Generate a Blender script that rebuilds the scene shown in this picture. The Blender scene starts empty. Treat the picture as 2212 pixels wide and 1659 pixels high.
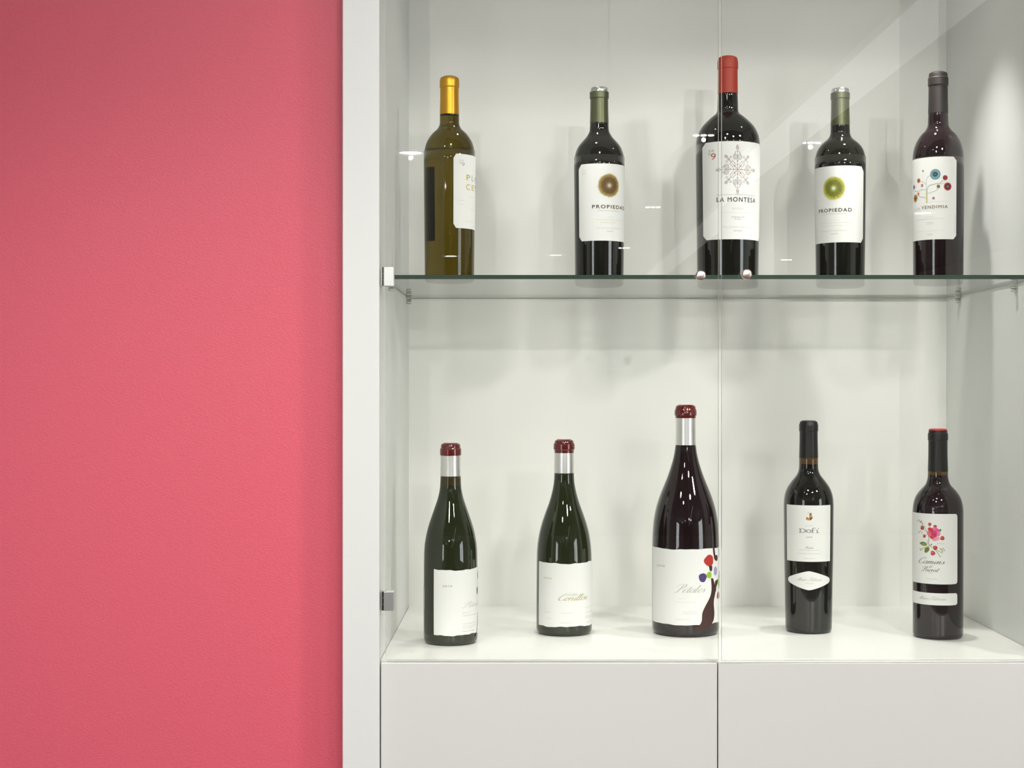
import bpy, bmesh, math, random
from math import sin, cos, pi, asin, atan2, atan, radians as RAD
from mathutils import Vector
random.seed(4)
SC = bpy.context.scene
C = SC.collection
# ------------------------------------------------------------------ camera, world, lights, exposure
F, VX, HY = 3200.0, 1133.0, 841.0        # focal length (px of the 2212 wide photo), vanishing point
E = 1.5                                   # eye height
D1 = 2.0                                  # distance to the cabinet front plane
cam_d = bpy.data.cameras.new('camera'); cam = bpy.data.objects.new('camera', cam_d); C.objects.link(cam)
cam.location = (0, 0, E); cam.rotation_euler = (RAD(90), 0, 0)
cam_d.sensor_width = 36; cam_d.lens = F / 2212 * 36
cam_d.shift_x = -(VX - 1106) / 2212; cam_d.shift_y = (HY - 829.5) / 2212
cam_d.clip_start = .05
SC.camera = cam
SC.view_settings.view_transform = 'Standard'; SC.view_settings.look = 'None'
SC.view_settings.gamma = 1; SC.view_settings.use_curve_mapping = False
SC.view_settings.exposure = 0.0
w = bpy.data.worlds.new('world'); SC.world = w; w.use_nodes = True
w.node_tree.nodes['Background'].inputs[0].default_value = (.9, .92, 1, 1)
w.node_tree.nodes['Background'].inputs[1].default_value = .15

CEIL = 1.2            # room ceiling above the eye
TOP = .70            # cabinet ceiling above the eye
WARM = (1.0, .985, .95)
def lamp(kind, loc, target, energy, size, color=WARM, spot=60, blend=.6, parent=None):
    l = bpy.data.lights.new('lamp_light', kind); l.energy = energy; l.color = color
    if kind == 'SPOT':
        l.spot_size = RAD(spot); l.spot_blend = blend; l.shadow_soft_size = size
    elif kind == 'AREA':
        l.shape = 'RECTANGLE'; l.size, l.size_y = size
    else: l.shadow_soft_size = size
    o = bpy.data.objects.new('lamp_light', l); C.objects.link(o)
    o.location = loc
    d = Vector(target) - Vector(loc); o.rotation_euler = d.to_track_quat('-Z', 'Y').to_euler()
    return o
# ceiling lamp positions (x, y), each a real fixture built further down;   kind, aim, power
TRIO = [(.84, -2.96), (.84, -5.7), (.84, -8.5), (1.51, -3.15), (2.7, -9.6), (-2.0, -4.6)]
ROUND = [(-.575, -3.5), (-.66, -9.3), (.28, -9.2), (-2.2, -8.5), (2.9, -6.0)]
for i, (x, y, tx, pw) in enumerate([(.84, -2.96, .3, 75), (1.51, -3.15, .2, 75), (-2.0, -4.6, .4, 60), (-.575, -3.5, .2, 60)]):
    lamp('SPOT', (x, y, E + CEIL - .03), (tx, 2.1, E - .2), pw, .009, spot=38, blend=.8)
# near ceiling lamps that wash the pink wall and the cabinet front from above
NEAR = [(-.66, .70), (-.35, .1), (.1, .95), (.75, .45), (1.45, .9)]
for (x, y), pw, tx, tz in zip(NEAR, (66, 19, 16, 52, 84), (-.50, .25, .25, .45, .5), (-1.08, -.55, -.40, -.5, -.35)):
    lamp('SPOT', (x, y, E + CEIL - .03), (tx, 2.1, E + tz), pw, .10, spot=(62, 78, 78, 78, 78)[NEAR.index((x, y))], blend=1)
# spots recessed in the cabinet's ceiling
CABL = [(.05, 2.20), (.555, 2.20)]
for x, y in CABL:
    lamp('SPOT', (x, y, E + TOP - .012), (x, y + .03, E - .4), 9.5 if x < .3 else 17, .015, spot=60 if x < .3 else 79, blend=1)
# ------------------------------------------------------------------ helpers
def mat(name, col=(.8, .8, .8), rough=.5, metal=0, ior=1.5, spec=None, emis=None, estr=0, trans=0, coat=0):
    m = bpy.data.materials.new(name); m.use_nodes = True
    b = m.node_tree.nodes['Principled BSDF']
    b.inputs['Base Color'].default_value = (*col, 1); b.inputs['Roughness'].default_value = rough
    b.inputs['Metallic'].default_value = metal; b.inputs['IOR'].default_value = ior
    b.inputs['Transmission Weight'].default_value = trans; b.inputs['Coat Weight'].default_value = coat
    b.inputs['Coat Roughness'].default_value = .03
    if emis: b.inputs['Emission Color'].default_value = (*emis, 1); b.inputs['Emission Strength'].default_value = estr
    return m
def nt(m): return m.node_tree.nodes, m.node_tree.links, m.node_tree.nodes['Principled BSDF']
def srgb(r, g, b):
    f = lambda c: (c / 255 / 12.92) if c / 255 <= .04045 else ((c / 255 + .055) / 1.055) ** 2.4
    return (f(r), f(g), f(b))
def add_bump(m, scale, strength, dist, stretch=(1, 1, 1), detail=3, vary=0.0):
    n, l, b = nt(m)
    tc = n.new('ShaderNodeTexCoord'); mp = n.new('ShaderNodeMapping'); mp.inputs['Scale'].default_value = stretch
    nz = n.new('ShaderNodeTexNoise'); nz.inputs['Scale'].default_value = scale; nz.inputs['Detail'].default_value = detail
    bp = n.new('ShaderNodeBump'); bp.inputs['Strength'].default_value = strength; bp.inputs['Distance'].default_value = dist
    l.new(tc.outputs['Object'], mp.inputs[0]); l.new(mp.outputs[0], nz.inputs[0])
    l.new(nz.outputs[0], bp.inputs['Height']); l.new(bp.outputs[0], b.inputs['Normal'])
    if vary:
        hs = n.new('ShaderNodeHueSaturation'); hs.inputs['Color'].default_value = b.inputs['Base Color'].default_value
        mr = n.new('ShaderNodeMapRange'); mr.inputs[1].default_value = .3; mr.inputs[2].default_value = .7
        mr.inputs[3].default_value = 1 - vary; mr.inputs[4].default_value = 1 + vary
        l.new(nz.outputs[0], mr.inputs[0]); l.new(mr.outputs[0], hs.inputs['Value']); l.new(hs.outputs[0], b.inputs['Base Color'])
def glass_sheet(name, tint=(.985, .995, .985)):
    """clear sheet: transparent + mirror reflection weighted by the slab's Fresnel term on outward faces"""
    m = bpy.data.materials.new(name); m.use_nodes = True
    n = m.node_tree.nodes; l = m.node_tree.links; n.clear()
    out = n.new('ShaderNodeOutputMaterial'); mix = n.new('ShaderNodeMixShader')
    tr = n.new('ShaderNodeBsdfTransparent'); tr.inputs[0].default_value = (*tint, 1)
    gl = n.new('ShaderNodeBsdfGlossy'); gl.inputs['Roughness'].default_value = 0.0
    fr = n.new('ShaderNodeFresnel'); fr.inputs[0].default_value = 1.5
    geo = n.new('ShaderNodeNewGeometry')
    a = n.new('ShaderNodeMath'); a.operation = 'ADD'; a.inputs[1].default_value = 1
    d = n.new('ShaderNodeMath'); d.operation = 'DIVIDE'
    t = n.new('ShaderNodeMath'); t.operation = 'MULTIPLY'; t.inputs[1].default_value = 2
    k = n.new('ShaderNodeMath'); k.operation = 'SUBTRACT'; k.inputs[0].default_value = 1
    f = n.new('ShaderNodeMath'); f.operation = 'MULTIPLY'
    l.new(fr.outputs[0], a.inputs[0]); l.new(fr.outputs[0], t.inputs[0]); l.new(t.outputs[0], d.inputs[0]); l.new(a.outputs[0], d.inputs[1])
    l.new(geo.outputs['Backfacing'], k.inputs[1]); l.new(d.outputs[0], f.inputs[0]); l.new(k.outputs[0], f.inputs[1])
    l.new(f.outputs[0], mix.inputs[0]); l.new(tr.outputs[0], mix.inputs[1]); l.new(gl.outputs[0], mix.inputs[2]); l.new(mix.outputs[0], out.inputs[0])
    return m
def obj(name, me, mats, parent=None, smooth=False):
    o = bpy.data.objects.new(name, me); C.objects.link(o)
    for m in (mats if isinstance(mats, (list, tuple)) else [mats]): me.materials.append(m)
    if parent: o.parent = parent
    if smooth:
        for p in me.polygons: p.use_smooth = True
    return o
def bx_bm(bm, x0, x1, y0, y1, z0, z1, mi=0):
    vs = [bm.verts.new(p) for p in [(x0,y0,z0),(x1,y0,z0),(x1,y1,z0),(x0,y1,z0),(x0,y0,z1),(x1,y0,z1),(x1,y1,z1),(x0,y1,z1)]]
    for f in [(0,3,2,1),(4,5,6,7),(0,1,5,4),(1,2,6,5),(2,3,7,6),(3,0,4,7)]:
        q = bm.faces.new([vs[i] for i in f]); q.material_index = mi
def finish(bm, name, mats, parent=None, bevel=0, smooth=False, seg=2):
    me = bpy.data.meshes.new(name)
    if bevel: bmesh.ops.bevel(bm, geom=bm.edges[:], offset=bevel, segments=seg, affect='EDGES', profile=.5)
    bm.normal_update(); bm.to_mesh(me); bm.free()
    return obj(name, me, mats, parent, smooth)
def box(name, x0, x1, y0, y1, z0, z1, mats, parent=None, bevel=0):
    bm = bmesh.new(); bx_bm(bm, x0, x1, y0, y1, z0, z1); return finish(bm, name, mats, parent, bevel)
def lathe_me(name, prof, n=64, close=True):
    """profile = list of (r, z) from bottom to top"""
    vs = []; fs = []
    for r, z in prof:
        for k in range(n): a = 2 * pi * k / n; vs.append((r * cos(a), r * sin(a), z))
    for j in range(len(prof) - 1):
        for k in range(n):
            k2 = (k + 1) % n; fs.append((j*n+k, j*n+k2, (j+1)*n+k2, (j+1)*n+k))
    if close:
        fs.append(tuple(range(n))[::-1]); m = (len(prof)-1)*n; fs.append(tuple(range(m, m+n)))
    me = bpy.data.meshes.new(name); me.from_pydata(vs, [], fs); me.update(); return me
def empty(name, loc, rz=0, label=None, cat=None, group=None):
    o = bpy.data.objects.new(name, None); C.objects.link(o); o.location = loc; o.rotation_euler = (0, 0, rz)
    o.empty_display_size = .05
    if label: o['label'] = label
    if cat: o['category'] = cat
    if group: o['group'] = group
    return o
def struct(o): o['kind'] = 'structure'; return o
def X(px, d): return (px - VX) / F * d
def Z(py, d): return E + (HY - py) / F * d

# ------------------------------------------------------------------ materials
M_pink = mat('pink_wall_paint', srgb(217, 90, 108), .42); add_bump(M_pink, 430, .6, .0009, (.9, 1, 1.7), 3, .04)
M_room = mat('room_white_paint', (.72, .71, .69), .8)
M_dark = mat('shop_back_wall', (.10, .09, .085), .7)
M_ceil = mat('ceiling_paint', (.22, .22, .215), .9)
M_floor = mat('shop_floor', (.34, .31, .28), .5)
M_lam = mat('white_laminate', (.89, .885, .85), .32); add_bump(M_lam, 60, .03, .0004)
M_frame = mat('white_frame', (.715, .722, .70), .38)
M_door = mat('white_lacquer', (.66, .653, .63), .3)
M_gl = glass_sheet('clear_glass', (.992, .997, .990))
M_gs = glass_sheet('shelf_glass', (.982, .993, .980))
M_edge = mat('green_glass_edge', (.045, .070, .052), .12, ior=1.5)
M_bedge = mat('shelf_back_edge', (.42, .46, .40), .25)
M_dedge = mat('door_glass_edge', (.62, .64, .54), .25)
M_chrome = mat('chrome', (.62, .63, .60), .36, 1)
M_hdark = mat('hinge_knuckle_steel', (.10, .09, .08), .3, 1)
M_knob = mat('satin_nickel', (.70, .58, .52), .3, 1)
M_clip = mat('clip_plastic', (.62, .62, .58), .15)
M_lamp = mat('lamp_lens', (1, 1, 1), .4, emis=(1, .97, .9), estr=110)
M_lamp2 = mat('cabinet_lamp_lens', (1, 1, 1), .4, emis=(1, .97, .9), estr=60)
M_panel = mat('light_panel_diffuser', (.9, .9, .9), .5, emis=(1, .94, .95), estr=.95)
M_rim = mat('lamp_housing', (.85, .85, .85), .35)
M_screen = mat('blue_screen', (.02, .02, .05), .2, emis=(.12, .25, .9), estr=1.6)

# ------------------------------------------------------------------ room
RX0, RX1, RY0 = -3.4, 4.4, -11.2
YW = 2.022; YW2 = D1 * 1.245 + .10
ZC = E + CEIL
CX0, CX1 = -.2436, .7580     # outer sides of the cabinet
struct(box('floor', RX0, RX1, RY0, YW, -.1, 0, M_floor))
struct(box('ceiling', RX0, RX1, RY0, YW, ZC, ZC + .1, M_ceil))
struct(box('wall_left', RX0 - .1, RX0, RY0, YW2, 0, ZC, M_room))
struct(box('wall_right', RX1, RX1 + .1, RY0, YW2, 0, ZC, M_room))
struct(box('wall_rear', RX0 - .1, RX1 + .1, RY0 - .1, RY0, 0, ZC, M_dark))
M_fill = mat('fill_light_pane', (.9, .9, .9), .3, emis=(.90, .95, 1), estr=6.8)  # glow of the added side windows, acts as fill light
M_wfr = mat('fill_window_paint', (.5, .5, .5), .4)
for k, (xw, s_, y0, y1) in enumerate(((RX0, 1, -4.3, -2.3), (RX1, -1, -2.6, -.6))):  # unseen windows added in both side walls as soft fill for the cabinet
    wroot = bpy.data.objects.new('fill_window_%d' % (k + 1), None); C.objects.link(wroot); wroot.location = (xw, (y0 + y1) / 2, 1.5); wroot['kind'] = 'structure'
    bm = bmesh.new(); h = (y1 - y0) / 2
    for a in (-h, -.03, h - .06): bx_bm(bm, min(0, s_ * .05), max(0, s_ * .05), a, a + .06, -.8, .95)
    for b in (-.8, .89): bx_bm(bm, min(0, s_ * .048), max(0, s_ * .048), -h, h, b, b + .06)
    finish(bm, 'fill_window_frame', M_wfr, wroot)
    box('pane', min(s_ * .01, s_ * .02), max(s_ * .01, s_ * .02), -h + .05, h - .05, -.75, .9, M_fill, wroot)
bm = bmesh.new()
CZ1 = E + TOP + .05
bx_bm(bm, RX0, CX0 - .0004, YW, YW2, 0, ZC)
bx_bm(bm, CX1 + .0004, RX1, YW, YW2, 0, ZC)
bx_bm(bm, CX0 - .0004, CX1 + .0004, YW, YW2, CZ1, ZC)
struct(finish(bm, 'wall_front', M_pink))

# ------------------------------------------------------------------ cabinet
IX0, IX1 = X(822, D1), .7090
YB = D1 * 1.245
ZF = E - 583 / F * D1           # display floor
YF = 1.982
cab = empty('display_cabinet', ((IX0 + IX1) / 2, D1, 0), label='tall white display cabinet with glass doors above and plain white doors below', cat='cabinet')
ox, oy = (IX0 + IX1) / 2, D1
def cbox(name, x0, x1, y0, y1, z0, z1, m, bevel=0, parent=None):
    return box(name, x0 - ox, x1 - ox, y0 - oy, y1 - oy, z0, z1, m, parent or cab, bevel)
cbox('side_panel', CX0, IX0, YF, YB + .02, 0, CZ1, M_frame, .0012)
cbox('side_panel', IX1, CX1, YF, YB + .02, 0, CZ1, M_frame, .0012)
cbox('back_panel', IX0, IX1, YB, YB + .018, .08, CZ1, M_lam)
cbox('top_panel', IX0, IX1, D1, YB, E + TOP, CZ1, M_lam)
cbox('display_floor', IX0 + .0004, IX1 - .0004, D1, YB, ZF - .018, ZF, M_lam, .0008)
cbox('bottom_panel', IX0, IX1, D1, YB, .08, .098, M_lam)
cbox('plinth', IX0, IX1, D1 + .03, D1 + .048, 0, .08, M_frame)
zt = Z(1432, 1.99)
xm = X(1550.3, 1.99)
for x0, x1 in ((X(822.3, 1.99), xm - .0007), (xm + .0007, IX1 - .001)):
    cbox('lower_door', x0, x1, 1.99, 1.9996, .09, zt, M_door, .0011)
# glass shelf: sheet and its polished edges as one part
SD = 2.057
sh_b = E + 238 * SD / F; SHT = .0058; SHZ = sh_b + SHT
bm = bmesh.new(); bx_bm(bm, IX0 - ox + .0015, IX1 - ox - .0015, SD - oy, YB - .003 - oy, sh_b, SHZ)
bm.normal_update()
for f in bm.faces: f.material_index = 0 if abs(f.normal.z) > .5 else (1 if f.normal.y < -.5 else 2)
sh = finish(bm, 'glass_shelf', [M_gs, M_edge, M_bedge], cab); sh['label'] = 'clear glass shelf with dark green front edge'
# shelf supports
def clip(x, y, side, m):
    bm = bmesh.new(); s = side
    xa = 0
    bx_bm(bm, min(0, s*.0016), max(0, s*.0016), -.006, .006, -.012, -.0002)            # wall plate
    bx_bm(bm, min(s*.0016, s*.0085), max(s*.0016, s*.0085), -.005, .005, -.0022, 0)  # ledge
    bx_bm(bm, min(s*.0016, s*.0075), max(s*.0016, s*.0075), -.004, .004, -.0125, -.0105)
    bm2 = bmesh.ops.create_cone(bm, cap_ends=True, segments=12, radius1=.0022, radius2=.0022, depth=.008)
    for v in bm2['verts']: v.co = Vector((s * (v.co.z + .004), v.co.x, v.co.y - .0065))
    o = finish(bm, 'shelf_clip', m, cab, 0); o.location = (x - ox, y - oy, sh_b - .0001); return o
clip(IX0, 2.44, 1, M_chrome); clip(IX1, 2.41, -1, M_chrome); clip(IX0, 2.12, 1, M_chrome); clip(IX1, 2.135, -1, M_chrome)
# glass doors
dz0, dz1 = ZF + .0004, E + TOP - .002
def gdoor(x0, x1, hinge, ang):
    """hinge: 'L' or 'R'; the pane is modelled from the hinge side"""
    hx = x0 if hinge == 'L' else x1
    root = None
    bm = bmesh.new()
    a, b = (x0 - hx, x1 - hx)
    bx_bm(bm, a, b, -.003, .003, dz0, dz1)
    bm.normal_update()
    for f in bm.faces: f.material_index = 0 if abs(f.normal.y) > .5 else 1
    d = finish(bm, 'glass_door', [M_gl, M_dedge], cab)
    d.location = (hx - ox, D1 - .005 - oy, 0); d.rotation_euler = (0, 0, ang)
    s = 1 if hinge == 'L' else -1
    for yc in (597.5, 1298.5):
        zc = Z(yc, 1.99)
        bm = bmesh.new()
        xs = [(-.0068, -.0052, -.009, .006, 0), (-.0052, -.0022, -.008, .004, 1)]
        h = .0128
        def bb(xa, xb, ya, yb, za, zb, mi): bx_bm(bm, min(s*xa, s*xb), max(s*xa, s*xb), ya, yb, za, zb, mi)
        bb(-.0066, -.0050, -.006, .012, zc - h, zc + h, 0)              # plate screwed to the side panel
        bb(-.0022, .0112, -.0068, -.0032, zc - h, zc + h, 0)            # clamp in front of the pane
        bb(-.0022, .0112, .0032, .0068, zc - h, zc + h, 0)              # clamp behind the pane
        g = bmesh.new()
        hg = finish(bm, 'hinge', [M_chrome, M_hdark], d, .0005)
        g.free()
        # barrel: three knuckles
        for k in range(3):
            me = lathe_me('hinge_barrel', [(.0001, -h + .0003), (.0021, -h + .0003), (.0021, -h + .0083), (.0001, -h + .0083)], 16, False)
            kb = bmesh.new(); kb.from_mesh(me); bpy.data.meshes.remove(me)
            bmesh.ops.translate(kb, verts=kb.verts[:], vec=(s * -.0036, -.004, zc + k * .0086))
            hb = bmesh.new(); hb.from_mesh(hg.data)
            tmp = bpy.data.meshes.new('t'); 
            for f in kb.faces: f.material_index = 1
            kb.to_mesh(tmp); hb.from_mesh(tmp); hb.to_mesh(hg.data); hb.free(); kb.free(); bpy.data.meshes.remove(tmp)
    return d
gx = X(833, 1.992)
dL = gdoor(gx, X(1552.5, 1.992), 'L', 0)
AJAR = .0125
dR = gdoor(X(1559.5, 1.985), IX1 - .007, 'R', AJAR)
def knob(door, px, py, tilt):
    d0 = 1.975
    hx = door.location.x + ox
    x = X(px, d0) - hx
    prof = [(.0001, 0), (.0040, 0), (.0040, .006), (.0052, .0075), (.0067, .010), (.0069, .0125), (.0069, .0165), (.0064, .0174), (.0048, .0180), (.0030, .0184), (.0001, .0186)]
    me = lathe_me('knob', prof, 40, False)
    o = obj('knob', me, M_knob, door, True)
    o.rotation_euler = (RAD(90), 0, 0); o.location = (x, -.003, Z(py, d0)); return o
knob(dL, 1514, 595, 0); knob(dR, 1612, 593, 0)

# ------------------------------------------------------------------ lamps as fixtures
def fixture(name, x, y, n, rad, ring, label, cat, group):
    t = empty(name, (x, y, ZC), 0, label, cat, group)
    bm = bmesh.new()
    if n == 1:
        me = lathe_me('housing', [(rad, 0), (ring, 0), (ring, -.006), (rad + .006, -.010), (rad, -.006), (rad, 0)], 40, False)
        obj('housing', me, M_rim, t)
        cs = [(0, 0)]
    else:
        bx_bm(bm, -ring, ring, -rad * 1.6, rad * 1.6, -.008, 0); finish(bm, 'housing', M_rim, t, .001)
        cs = [((k - (n - 1) / 2) * rad * 2.3, 0) for k in range(n)]
    for cx, cy in cs:
        me = lathe_me('lens', [(rad * .9, -.012 if n > 1 else -.003), (rad * .9, -.008 if n > 1 else 0)], 24, True)
        o = obj('lens', me, M_lamp, t); o.location = (cx, cy, 0)
    return t
for i, (x, y) in enumerate(TRIO):
    fixture('ceiling_spotlight', x, y, 3, .015, .055, 'three-lens ceiling spotlight ' + ('nearest the cabinet, over its right half', 'second back in the row of three facing the cabinet middle', 'farthest back in the row of three facing the cabinet middle', 'right of the nearest one, mirrored in the right glass door', 'far back near the right wall', 'towards the left wall')[i], 'light', 'three-lens ceiling spotlights')
for i, (x, y) in enumerate(ROUND):
    fixture('ceiling_downlight', x, y, 1, .062, .088, 'round ceiling downlight ' + ('mirrored as the large oval beside the gold-capped bottle', 'far back, mirrored low on the gold-capped bottle', 'far back, mirrored just left of the second bottle', 'far back by the left wall', 'towards the right wall, behind the light panel')[i], 'light', 'round ceiling downlights')
for i, (x, y) in enumerate(NEAR):
    fixture('ceiling_downlight', x, y, 1, .062, .088, 'round ceiling downlight close to the cabinet, ' + ('in front of the pink wall', 'before its left edge', 'before its left half, nearest to it', 'before its right half', 'to the right of it')[i], 'light', 'round ceiling downlights near the cabinet')
for i, (x, y) in enumerate(CABL):
    t = empty('cabinet_spotlight', (x, y, E + TOP), 0, 'small recessed spotlight in the cabinet ceiling on the %s side' % ('left', 'right')[i], 'light', 'spotlights in the cabinet ceiling')
    obj('housing', lathe_me('housing', [(.018, 0), (.026, 0), (.026, -.003), (.018, -.005), (.018, 0)], 32, False), M_rim, t)
    obj('lens', lathe_me('lens', [(.010, -.002), (.010, 0)], 24, True), M_lamp2, t)
lp = empty('light_panel', (1.345, -5.0, ZC), 0, 'long flat luminous panel along the shop ceiling', 'light')
box('housing', -.105, .105, -6.1, 4.75, -.03, 0, M_rim, lp); box('diffuser', -.10, .10, -6.07, 4.72, -.034, -.030, M_panel, lp)

# ------------------------------------------------------------------ bottle materials
def bottle_glass(name, col, ior=1.62, rough=.025):
    m = mat(name, col, rough, ior=ior)
    return m
M_bg = bottle_glass('dark_bottle_glass', (.008, .008, .006))
M_bgreen = bottle_glass('dark_green_bottle_glass', (.014, .019, .006))
M_bwine = bottle_glass('dark_wine_bottle_glass', (.011, .005, .006))
M_neck = mat('amber_neck_glass', (.085, .045, .012), .04, ior=1.6)
M_neck2 = mat('brown_neck_glass', (.040, .026, .008), .03, ior=1.6)
M_olive = mat('olive_bottle_glass', (.125, .090, .009), .01, ior=1.45, trans=1)
M_gold = mat('gold_capsule', srgb(214, 160, 50), .30, .85)
M_gcap = mat('green_grey_capsule', srgb(98, 102, 76), .35, .75)
M_silver = mat('silver_capsule_top', (.75, .76, .74), .2, 1)
M_redcap = mat('orange_red_capsule', srgb(168, 48, 26), .5)
M_blackcap = mat('brown_black_capsule', (.020, .014, .013), .45)
M_black2 = mat('matt_black_capsule', (.008, .007, .006), .38)
M_wax = mat('dark_red_wax', srgb(92, 16, 12), .16, ior=1.55, coat=.5)
M_foil = mat('silver_foil', (.86, .85, .82), .34, 1)
M_redtop = mat('red_capsule_top', srgb(190, 45, 40), .4)
M_paper = mat('label_paper', (.80, .80, .775), .6); add_bump(M_paper, 900, .08, .0003)
INK = {}
def ink(rgb, rough=.6, metal=0):
    k = (rgb, metal)
    if k not in INK: INK[k] = mat('ink_%d_%d_%d' % rgb, srgb(*rgb), rough, metal)
    return INK[k]
M_vcol = mat('printed_inks', (1, 1, 1), .6)
n_, l_, b_ = nt(M_vcol); at_ = n_.new('ShaderNodeVertexColor'); at_.layer_name = 'ink'; l_.new(at_.outputs[0], b_.inputs['Base Color'])

# ------------------------------------------------------------------ cursive stroke alphabet (x-height 1)
G = {
 'a': (.98, [[(.7,.9),(.4,1),(.1,.6),(.15,.1),(.42,0),(.68,.45),(.76,1)],[(.76,1),(.7,.3),(.82,0),(1.05,.25)]]),
 'c': (.72, [[(.62,.78),(.45,1),(.15,.7),(.1,.25),(.35,0),(.78,.28)]]),
 'd': (.98, [[(.7,.9),(.4,1),(.1,.6),(.15,.1),(.42,0),(.68,.45)],[(.9,2.05),(.78,1),(.7,.3),(.82,0),(1.05,.25)]]),
 'e': (.74, [[(.1,.42),(.48,.58),(.58,.85),(.4,1),(.12,.6),(.18,.1),(.42,0),(.8,.28)]]),
 'i': (.46, [[(.0,.3),(.16,1),(.1,.25),(.24,0),(.5,.25)],[(.26,1.42),(.30,1.52)]]),
 'l': (.50, [[(0,.28),(.34,1.4),(.34,2.05),(.16,1.7),(.08,.35),(.22,0),(.52,.26)]]),
 'm': (1.22, [[(-.05,.5),(.12,1),(.08,0)],[(.1,.45),(.36,1),(.48,.82),(.44,0)],[(.46,.45),(.74,1),(.88,.82),(.82,.18),(.96,0),(1.22,.25)]]),
 'n': (.88, [[(-.05,.5),(.12,1),(.08,0)],[(.1,.45),(.4,1),(.54,.82),(.48,.18),(.62,0),(.88,.25)]]),
 'o': (.78, [[(.42,1),(.12,.65),(.16,.08),(.45,0),(.66,.45),(.5,.95),(.42,1),(.6,.85),(.85,.85)]]),
 'r': (.58, [[(-.05,.5),(.15,1),(.1,0)],[(.12,.45),(.34,.92),(.55,.98)]]),
 's': (.58, [[(-.05,.1),(.28,.7),(.34,1),(.3,.75),(.5,.3),(.3,0),(.05,.1)]]),
 't': (.50, [[(.32,1.65),(.2,.8),(.14,.2),(.28,0),(.55,.25)],[(.0,1.08),(.48,1.14)]]),
 'u': (.95, [[(-.02,.6),(.14,1),(.08,.2),(.28,0),(.6,.4),(.68,1)],[(.68,1),(.62,.2),(.76,0),(.98,.25)]]),
 'v': (.75, [[(0,.7),(.15,1),(.26,0),(.62,.7),(.72,1),(.85,.9)]]),
 'P': (1.12, [[(.62,2.15),(.45,1.1),(.28,.15),(-.05,-.1),(-.3,.15)],[(-.35,1.35),(-.25,1.9),(.3,2.35),(.95,2.3),(1.1,1.8),(.85,1.25),(.45,1.1)]]),
 'C': (1.10, [[(.92,1.6),(1.12,2.0),(.95,2.3),(.55,2.2),(.18,1.6),(.03,.8),(.22,.12),(.6,-.03),(1.1,.35)],[(.92,1.6),(.82,1.72)]]),
 'A': (1.20, [[(-.35,.25),(-.1,0),(.35,.7),(1.0,2.2),(.95,1),(.95,.15),(1.15,.1)],[(.2,.85),(1.1,.95)]]),
 'V': (1.0, [[(-.1,1.9),(.2,2.2),(.3,0),(.8,1.4),(1.2,2.2)]]),
}
def catmull(P, n=5):
    if len(P) < 3: return P
    out = []
    for i in range(len(P) - 1):
        p0 = P[max(i-1, 0)]; p1 = P[i]; p2 = P[i+1]; p3 = P[min(i+2, len(P)-1)]
        for k in range(n):
            t = k / n
            out.append(tuple(.5 * (2*p1[j] + (p2[j]-p0[j])*t + (2*p0[j]-5*p1[j]+4*p2[j]-p3[j])*t*t + (3*p1[j]-p0[j]-3*p2[j]+p3[j])*t**3) for j in (0, 1)))
    out.append(P[-1]); return out
def cursive_strokes(s, slant=.45):
    x = 0; out = []
    for ch in s:
        if ch == ' ': x += .7; continue
        acc = None
        if ch in 'éó': acc = 1; ch = {'é': 'e', 'ó': 'o'}[ch]
        adv, st = G[ch]
        for q in st: out.append([(x + px + slant * py, py) for px, py in catmull(q)])
        if acc: out.append([(x + .35 + slant * 1.35, 1.3), (x + .62 + slant * 1.75, 1.75)])
        x += adv
    return out, x

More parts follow.
